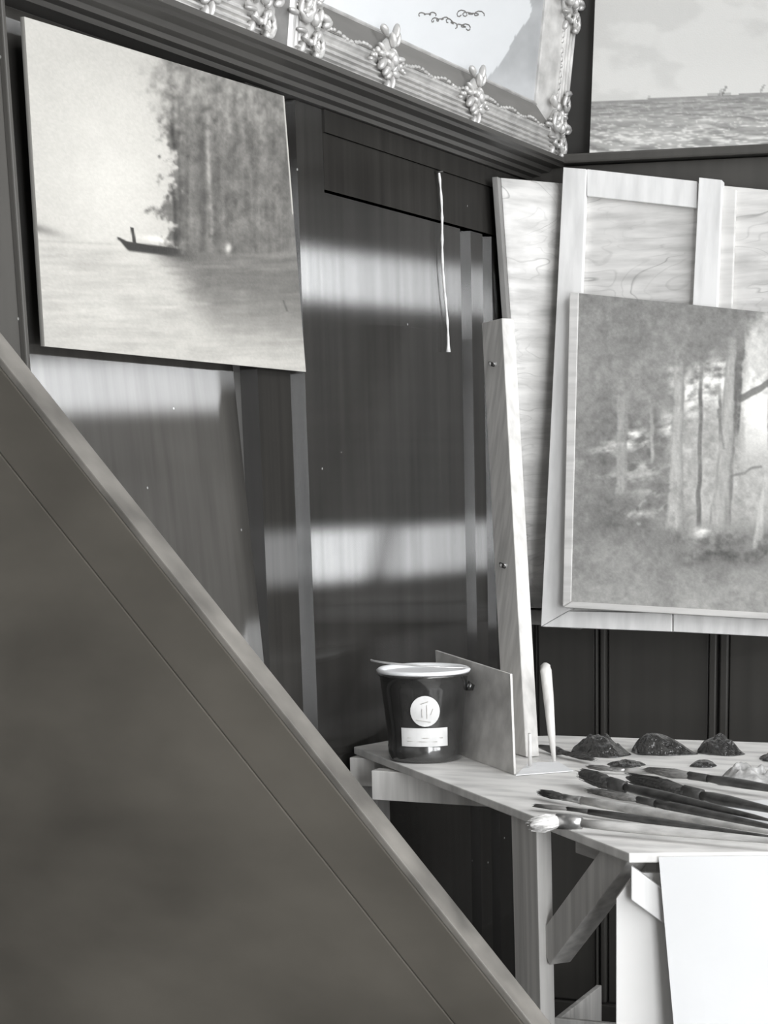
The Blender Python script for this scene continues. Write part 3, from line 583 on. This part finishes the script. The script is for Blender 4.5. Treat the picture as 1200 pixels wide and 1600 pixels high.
# diagonal brace from the leg to the table corner
bdv = c1 - lowp; bdv /= np.linalg.norm(bdv); bperp = np.cross(bdv, side); bperp = bperp if bperp[2] > 0 else -bperp
c1 = TB(985, 1341, zt); lowp = onp(858, 1508, np.cross(np.array([0, 0, 1.]), hd), float(np.cross(np.array([0, 0, 1.]), hd) @ (L0 + dr * .012)))
bdv = (c1 - lowp) / np.linalg.norm(c1 - lowp); vb = (c1 + lowp) / 2 - CAM; vb /= np.linalg.norm(vb); sv = np.cross(vb, bdv); sv /= np.linalg.norm(sv); sv = sv if sv[2] > 0 else -sv
bk_ = vb - (vb @ bdv) * bdv; bk_ /= np.linalg.norm(bk_); t6 = math.radians(40)
ba_ = (sv * math.cos(t6) + bk_ * math.sin(t6)) * .050; bb2 = (-sv * math.sin(t6) + bk_ * math.cos(t6)) * .034
low4 = [lowp, lowp + ba_, lowp + ba_ + bb2, lowp + bb2]
hexa('brace', low4, [p + bdv * ((zt - p[2]) / bdv[2]) for p in low4], M['palev'], tb)      # its head cut level under the table top
a_ = L0 + hd * .05 + side * .035; b_ = c1 - hd * .02 + side * .035
beam('apron', a_ - np.array([0, 0, .034]), b_ - np.array([0, 0, .034]), (0, 0, .033), side * .018, M['pale'], tb)
# rail under the slanting end
ra = TB(580, 1203, zt) ; rb = ra + np.array([.36, .0, 0])
beam('rail', ra - np.array([0, 0, .05]), rb - np.array([0, 0, .05]), (0, 0, .049), (0, .03, 0), M['palev'], tb)
# brace and legs on the far side of the hanging sheet
inw = np.array([-fd[1], fd[0], 0]); inw = inw if inw[1] > 0 else -inw
sA = P1 + fd * .003 + inw * .006; sA[2] = zt - .004; sB = sA + fd * .20; sB[2] = zt - .155
beam('brace', sA - np.array([0, 0, .045]), sB - np.array([0, 0, .045]), (0, 0, .045), inw * .012, M['batten'], tb)
for pt in (P1 + fd * .50 + inw * .03, P3 - fd * .08 + inw * .05, Q3 - bd * .08 - np.array([0, .09, 0]), Q1 + bd * .30 - np.array([0, .09, 0])):
    x, y = pt[0], pt[1]; box('leg', x - .022, x + .022, y - .0, y + .045, 0, zt, M['palev'], tb)
box('rail', .012, .06, P0[1] - .03, P0[1] + .04, TZ - th - .05, zt, M['palev'], tb)
box('leg', .016, .058, P0[1] - .02, P0[1] + .03, 0, TZ - th - .05, M['lath'], tb)

# sheets at the front of the table
def vplane(p, d, off):
    nn = np.array([d[1], -d[0], 0]); nn = nn if nn[1] < 0 else -nn; return nn, (lambda x, y: onp(x, y, nn, float(nn @ p) + off))
nn, PF = vplane(P1, fd, .004)
def hang(name, px_l, px_r, mat, label, cat, back, pf, nrm):
    nu_, nv_ = 14, 30; vs = []
    for j in range(nv_ + 1):
        t = j / nv_; a = pf(*(np.array(px_l[0]) * (1 - t) + np.array(px_l[1]) * t)); c = pf(*(np.array(px_r[0]) * (1 - t) + np.array(px_r[1]) * t))
        for i in range(nu_ + 1): s = i / nu_; vs.append(a * (1 - s) + c * s + nrm * (.003 + .006 * math.sin(s * 5 + t * 2) * t + .02 * t * t))
    m_ = nu_ + 1; fs = [(j * m_ + i, j * m_ + i + 1, (j + 1) * m_ + i + 1, (j + 1) * m_ + i) for j in range(nv_) for i in range(nu_)]
    k = len(vs); vs += [np.array(v) - nrm * back for v in vs]; fs += [tuple(k + i for i in f)[::-1] for f in fs]
    rim = [i for i in range(m_)] + [j * m_ + nu_ for j in range(1, nv_ + 1)] + [nv_ * m_ + i for i in range(nu_ - 1, -1, -1)] + [j * m_ for j in range(nv_ - 1, 0, -1)]
    fs += [(rim[i], rim[(i + 1) % len(rim)], k + rim[(i + 1) % len(rim)], k + rim[i]) for i in range(len(rim))]
    return tag(mesh(name, vs, fs, mat, smooth=False), label, cat)
hang('hanging_paper', [(1029, 1338), (1062, 1720)], [(1400, 1334), (1400, 1720)], M['sheet'], 'big white sheet of paper hanging down from the table front', 'paper', .001, PF, nn)
nn2, PF2 = vplane(P1, fd, -.028)
pp5 = [PF2(992, 1364), PF2(1160, 1364), PF2(1160, 1420), PF2(963, 1420), PF2(963, 1404)]; pp5[2][2] = pp5[3][2] = .002; pp5[1][2] = pp5[0][2]
n5 = len(pp5); mesh('pale_panel', pp5 + [p - nn2 * .008 for p in pp5], [tuple(range(n5)), tuple(range(2 * n5 - 1, n5 - 1, -1))] + [(i, (i + 1) % n5, n5 + (i + 1) % n5, n5 + i) for i in range(n5)], M['cream'], bevel=.001)
tag(bpy.data.objects['pale_panel'], 'pale panel standing under the table behind the hanging white sheet', 'panel')
# crate on the floor below
cb = onp(905, 1583, (0, 1, 0), -.45); crx = tag(empty('low_crate', (cb[0], -.45, 0)), 'low pale crate on the floor deep under the table', 'crate')
for k in range(3): box('slat', cb[0] - .05, cb[0] + .30, -.46, -.448, cb[2] - .006 - (k + 1) * .06, cb[2] - .012 - k * .06, M['palev'], crx)
box('side', cb[0] - .05, cb[0] - .038, -.447, -.20, 0, cb[2] - .012, M['palev'], crx); box('side', cb[0] + .288, cb[0] + .30, -.447, -.20, 0, cb[2] - .012, M['palev'], crx)

# ------------------------------------------------------------------ upright with wing bolts standing on the table
Mb = TB(822, 1184); zcb = zc_of(Mb); Tt = atz(784, 497, zcb + .16)
vdir = Mb - CAM; vdir[2] = 0; vdir /= np.linalg.norm(vdir); rdir = np.array([vdir[1], -vdir[0], 0])
t_ = math.radians(63); dl = -rdir * math.cos(t_) + vdir * math.sin(t_); dr = rdir * math.sin(t_) + vdir * math.cos(t_)
up_ = tag(empty('leaning_upright', Mb), 'tall pale wooden upright with two bolts leaning on the table top', 'upright')
wl_, wr_ = .082, .025
f = [Mb, Mb + dl * wl_, Mb + dl * wl_ + dr * wr_, Mb + dr * wr_]; t4 = [Tt, Tt + dl * wl_ - np.array([0, 0, .004]), Tt + dl * wl_ + dr * wr_ - np.array([0, 0, .004]), Tt + dr * wr_]
hexa('post', [p + np.array([0, 0, .001]) for p in f], t4, M['palev'], up_, .002)
nl = -dr
for (x, y) in ((771, 571), (795, 893)):
    fr_ = (y - 497) / (1184 - 497); base = Tt + (Mb - Tt) * fr_ + dl * wl_ * .42
    bo = tube('bolt', [base + dr * .006, base + nl * .012], .0032, M['steel'], up_, 8)
    tube('wing_nut', [base + nl * .008 - dl * .009 + np.array([0, 0, -.003]), base + nl * .008, base + nl * .008 + dl * .009 + np.array([0, 0, .003])], [.0022, .004, .0022], M['iron'], bo, 6)

# ------------------------------------------------------------------ paint can
cc = TB(665, 1185); cn = tag(empty('paint_can', cc), 'black enamelled paint can with a round seal and white label', 'paint can')
rb0, rt0, hc = .0605, .073, .140
prof = [(rb0 - .004, .0008), (rb0, .003), (rb0 + .0015, .012), (rb0 + .0015, .024), (rb0 + .0008, .027)]
prof += [(rb0 + (rt0 - rb0) * k / 6, .027 + (hc - .027) * k / 6) for k in range(1, 7)] + [(rt0 + .003, hc + .001), (rt0 + .003, hc + .005), (rt0 - .002, hc + .005), (rt0 - .003, hc - .02), (.001, hc - .021)]
lathe('body', prof, cc, M['tin'], cn)
lathe('rim', [(rt0 - .003, hc + .0055), (rt0 + .0035, hc + .0055), (rt0 + .005, hc + .009), (rt0 + .001, hc + .012), (rt0 - .005, hc + .010), (rt0 - .006, hc - .01)], cc, M['white'], cn)
lathe('paint_surface', [(rt0 - .0035, hc - .010), (rt0 - .0035, hc - .004), (.03, hc - .002), (.0005, hc - .003)], cc, M['white'], cn)
tocam = math.atan2(CAM[1] - cc[1], CAM[0] - cc[0])
def rad(z): return rb0 + .0012 + (rt0 - rb0) * max(0, z - .027) / (hc - .027)
def patch(name, fn, nu_, nv_, mat):
    vs = []; fs = []
    for j in range(nv_ + 1):
        for i in range(nu_ + 1):
            s, z = fn(i / nu_, j / nv_); r_ = rad(z) + .0012; a = tocam + s / r_; vs.append((cc[0] + r_ * math.cos(a), cc[1] + r_ * math.sin(a), cc[2] + z))
    m_ = nu_ + 1; fs = [(j * m_ + i, j * m_ + i + 1, (j + 1) * m_ + i + 1, (j + 1) * m_ + i) for j in range(nv_) for i in range(nu_)]
    return mesh(name, vs, fs, mat, cn, smooth=True)
patch('paper_label', lambda u_, v_: (-.041 + .080 * u_, .029 + .031 * v_), 16, 4, M['label'])
patch('round_seal', lambda u_, v_: (.001 + .0245 * v_ * math.cos(u_ * 6.2832), .088 + .0255 * v_ * math.sin(u_ * 6.2832)), 32, 6, M['label'])
vs, fs = [], []
for (s, z, s2, z2) in ((-.014, .074, .010, .070), (.004, .076, .004, .098), (-.004, .078, -.004, .092), (.010, .082, .014, .092), (-.006, .100, .006, .104), (-.03, .044, .03, .043), (-.03, .038, .02, .037)):
    pts = []
    for t in (0, .5, 1):
        ss, zz = s + (s2 - s) * t, z + (z2 - z) * t; r_ = rad(zz) + .0018; a = tocam + ss / r_; pts.append((cc[0] + r_ * math.cos(a), cc[1] + r_ * math.sin(a), cc[2] + zz))
    v_, f_ = tube_data(pts, .0007, 4); k = len(vs); vs += v_; fs += [tuple(k + i for i in q_) for q_ in f_]
mesh('seal_print', vs, fs, noisy('faded_print', .42, .55, (40, 40, 40), .7), cn)
bl = []
for i in range(25):
    a = math.pi * i / 24; p = cc + R * (.080 * math.cos(a) * 1.0 - .006) + G * (-.030 * math.sin(a)) + np.array([0, 0, hc + .012 + .012 * (1 - math.cos(a)) / 2 + .0]); bl.append(p)
tube('wire_bail', bl, .0018, M['steel'], cn, 6)
e0 = cc + R * (rt0 + .004) + np.array([0, 0, hc - .018]); tube('bail_ear', [e0 - R * .006, e0 + R * .006 - np.array([0, 0, .004])], [.009, .005], M['tin'], cn, 8)

# ------------------------------------------------------------------ small card, sheet and sticks
BRc = TB(803, 1211); BLc = TB(687, 1169); dd = BRc - BLc
BLc = BRc - dd * 1.0
pn = np.array([dd[1], -dd[0], 0]); pn /= np.linalg.norm(pn); pn = pn if pn[1] < 0 else -pn
zl, zr = zc_of(BLc), zc_of(BRc)
TLc, TRc = atz(680, 1016, zl + .035), atz(797, 1053, zr + .035)
up3 = np.array([0, 0, .001])
sc = slab('leaning_card', [BLc + up3, BRc + up3, TRc, TLc], -pn * .004, M['greyboard'], bevel=.0006)
tag(sc, 'small grey smudged card leaning against the upright behind the paint can', 'card')
shp = [TB(x, y, TZ + .001) for x, y in ((806, 1212), (896, 1205), (872, 1191), (826, 1193))]
sh = slab('paper_sheet', [p + np.array([0, 0, .0012]) for p in shp], (0, 0, -.0012), M['white'], bevel=0); tag(sh, 'small white paper sheet lying flat beside the grey card', 'paper')
s0, s1 = TB(828, 1196, TZ + .006), atz(806, 1150, zr + .0)
st = tube('thin_stick', [s0, s1 + np.array([.012, .03, 0])], [.0035, .003], M['pale'], None, 8); tag(st, 'short thin pale stick propped between the grey card and the upright', 'stick')
k0 = TB(866, 1192, TZ); zk = zc_of(k0)
kpts = [k0 + np.array([0, 0, .002]), atz(862, 1150, zk + .01), atz(857, 1090, zk + .03), atz(853, 1048, zk + .042), atz(852, 1040, zk + .044), atz(852, 1036, zk + .0445)]
kn = tag(empty('wooden_handle', k0), 'pale round-ended wooden tool handle standing upright on the table', 'tool handle')
tube('shaft', kpts, [.0028, .0062, .0088, .0098, .0085, .0035], M['palev'], kn, 14)

# ------------------------------------------------------------------ palette sheet, paint and brushes
pp = [TB(x, y, TZ) for x, y in ((1105, 1262), (1330, 1236), (1370, 1296), (1180, 1296))]
ps = slab('palette_sheet', [p + np.array([0, 0, .0022]) for p in pp], (0, 0, -.0018), M['white'], bevel=0); tag(ps, 'white sheet lying flat under the brush handles', 'paper')
def mound(name, c, rx, ry, h, mat, label, seed, rough=.35, ang=0., tail=1.):
    c = np.array(c); nr, na = 26, 56; vs = []; fs = []; rs = np.random.RandomState(seed); ox, oy = rs.rand(2) * 50
    for i in range(nr + 1):
        q = i / nr
        for k in range(na):
            a = 2 * math.pi * k / na; wob = 1 + .13 * math.sin(2 * a + ox) + .08 * math.sin(3 * a + oy) + .04 * math.sin(7 * a + ox)
            x, y = rx * q * wob * math.cos(a) * (tail if math.cos(a) > 0 else 1.), ry * q * wob * math.sin(a); b_ = (1 - q * q) ** (.8 if math.cos(a) < 0 else .8 + (tail - 1) * .9 * math.cos(a))
            z = h * b_ * (1 + rough * 2 * (float(fbm(np.array(ox + x * 70), np.array(oy + y * 70), 2)) - .5)) + .0005
            X = x * math.cos(ang) - y * math.sin(ang); Y = x * math.sin(ang) + y * math.cos(ang); vs.append((c[0] + X, c[1] + Y, c[2] + max(z, .0004)))
    for i in range(nr):
        for k in range(na): fs.append((i * na + k, i * na + (k + 1) % na, (i + 1) * na + (k + 1) % na, (i + 1) * na + k))
    fs.append(tuple(nr * na + k for k in range(na)))
    return tag(mesh(name, vs, fs, mat, None, smooth=True), label, 'paint')
DA = math.atan2(bd[1], bd[0])
mound('paint_dab', TB(932, 1177), .038, .05, .031, M['paintdark'], 'glossy lumpy dark paint heap next to the tool handle', 1, .38, DA, 1.5)
mound('paint_dab', TB(1020, 1175), .040, .042, .033, M['paintdark'], 'smooth rounded dark paint heap between two lumpy ones', 2, .12, DA, 1.75)
mound('paint_dab', TB(1118, 1176), .028, .036, .029, M['paintdark'], 'glossy dark paint heap beside the grey paint ridge', 3, .38, DA, 1.7)
mound('paint_dab', TB(1100, 1197), .020, .022, .010, M['paintdark'], 'tiny low dark paint smear before the grey paint ridge', 6, .3, DA)
mound('paint_dab', TB(1215, 1187), .036, .026, .012, M['paintdark'], 'thin dark paint smear behind the grey paint ridge', 7, .5, DA)
mound('paint_dab', TB(1165, 1222), .050, .045, .022, M['paintgrey'], 'broad crumbly ridge of pale grey paint on the table', 4, .7, DA - .1, 1.6)
mound('paint_dab', TB(978, 1196), .034, .022, .009, M['paintdark'], 'low lumpy trail of dark paint beside the first heap', 5, .8, DA)

def brush(tip, fer, end, wt, hr, bm_, hm, label, lift, flat=.5, extra=0., ragged=.0):
    z = TZ + .005 + lift
    a, f_, e = TB(*tip, z), TB(*fer, z), TB(*end, z); d = e - a; d /= np.linalg.norm(d); e = e + d * extra
    a[2] -= lift * .0
    root = tag(empty('paint_brush', a), label, 'paint brush', None)
    # bristles: ragged flattened tuft
    f0 = np.array(f_); pts = [a + (f0 - a) * t for t in (0, .12, .45, .8, 1)]
    rs = random.Random(int(tip[0] * 7 + tip[1])); vs = []; fs = []; dN, s, u = frame_of(f0 - a); nb = 26
    bl_ = float(np.linalg.norm(f0 - a))
    v_, g_ = tube_data([f0 + dN * .002, f0 - dN * bl_ * .3, f0 - dN * bl_ * .6, f0 - dN * bl_ * .85, f0 - dN * bl_ * .97], [wt * .6, wt * .85, wt * .8, wt * .5, wt * .12], 12, 1., max(flat * .75, .5)); vs += v_; fs += g_
    for i in range(70):
        a_ = rs.uniform(0, 6.283); q = math.cos(a_) * rs.uniform(.5, 1); wz = math.sin(a_) * rs.uniform(.5, 1); ln = 1 - (ragged + .12) * rs.random()
        root_p = f0 + s * q * wt * .55 + u * wz * wt * flat * .42; mid_p = f0 - dN * bl_ * ln * .5 + s * q * wt * .92 + u * wz * wt * flat * .7; tip_p = f0 - dN * bl_ * ln + s * (q * wt * .8 + rs.uniform(-.25, .25) * wt) + u * (wz * wt * flat * .5)
        v_, g_ = tube_data([root_p, mid_p, tip_p], [wt * .09, wt * .09, wt * .02], 4); k = len(vs); vs += v_; fs += [tuple(k + ii for ii in g) for g in g_]
    bo = mesh('bristles', vs, fs, bm_, root, smooth=True)
    L_ = min(.035, np.linalg.norm(e - f0) * .2)
    tube('ferrule', [f0 - dN * .004, f0 + d * L_ * .5, f0 + d * L_], [wt * .62, wt * .6, hr * 1.15], M['ferrule'] if hm is M['handle'] else hm, root, 12, 1., max(flat, .6))
    tot = np.linalg.norm(e - f0)
    hp = [f0 + d * (L_ + (tot - L_) * t) for t in (0, .12, .3, .6, .9, 1)]
    tube('handle', hp, [hr, hr * 1.25, hr * 1.3, hr * .95, hr * .6, hr * .3], hm, root, 10)
    return root
B_ = M
brush((827, 1290), (873, 1283), (1200, 1325), .0135, .0055, B_['bristpale'], B_['handle'], 'brush with broad pale bristles overhanging the table edge', .009, 1.3, .05, .1)
brush((842, 1237), (882, 1246), (1200, 1297), .0085, .0055, B_['bristdark'], B_['handle'], 'pale-handled brush with a short dark tip next to the broad pale one', .006, 1., .04)
brush((833, 1258), (890, 1264), (1200, 1310), .0062, .0042, B_['bristgrey'], B_['handledark'], 'slim dark-handled brush with wispy grey tip at the table edge', .003, .8, .04)
brush((903, 1207), (955, 1225), (1190, 1272), .0135, .0058, B_['bristdark'], B_['handledark'], 'dark brush with a big frayed bushy head', .015, 1.3, .04, .35)
brush((915, 1234), (1000, 1250), (1190, 1291), .0088, .0055, B_['bristgrey'], B_['handledark'], 'brush with long grey-brown bristles below the frayed one', .007, 1., .04, .2)
brush((976, 1214), (1072, 1238), (1200, 1260), .0130, .0064, B_['bristdark'], B_['handledark'], 'thick paint-caked brush with long dark bristles and black handle', .016, 1.3, .06, .25)
brush((1004, 1202), (1080, 1212), (1240, 1240), .0105, .0055, B_['bristgrey'], B_['handledark'], 'grey-bristled brush lying in front of the pale paint ridge', .010, 1., .06, .2)
brush((916, 1197), (957, 1202), (1060, 1207), .0075, .0034, B_['bristgrey'], B_['handle'], 'little grey-tipped brush beside the white paper sheet', .003, .8, 0., .15)
brush((930, 1187), (885, 1177), (845, 1165), .0085, .0058, B_['bristdark'], B_['handledark'], 'short black brush lying behind the tool handle beside the dark paint', .004, .8, 0., .2)

# ------------------------------------------------------------------ big board leaning in the foreground
YB = -2.5
ea, eb = onp(85, 665, (0, 1, 0), YB), onp(830, 1600, (0, 1, 0), YB); s = (eb - ea) / np.linalg.norm(eb - ea); nd = np.array([s[2], 0, -s[0]])
W_ = .45; x0 = .034
tt = (ea[0] + nd[0] * W_ - x0) / s[0]; UL = ea - s * tt; LL = UL + nd * W_; ln = LL[2] / -s[2]; LR = LL + s * ln; UR = UL + s * ln
bdp = tag(empty('leaning_board', LR), 'big dark worn board leaning at a steep slant against the left wall', 'board')
T = np.array([0, .03, 0])
def band(name, w0, w1, y0, mat, tk=T):
    a, b_, c, d = UL + nd * w0, UR + nd * w0, UR + nd * w1, UL + nd * w1; o_ = np.array([0, y0, 0])
    hexa(name, [a + o_, b_ + o_, c + o_, d + o_], [p + tk for p in (a, b_, c, d)], mat, bdp, .0012)
band('edge_strip', 0, .006, .0005, M['boardedge']); band('plank', .006, .056, 0., M['board']); band('plank', .0564, W_, .0, M['board'])
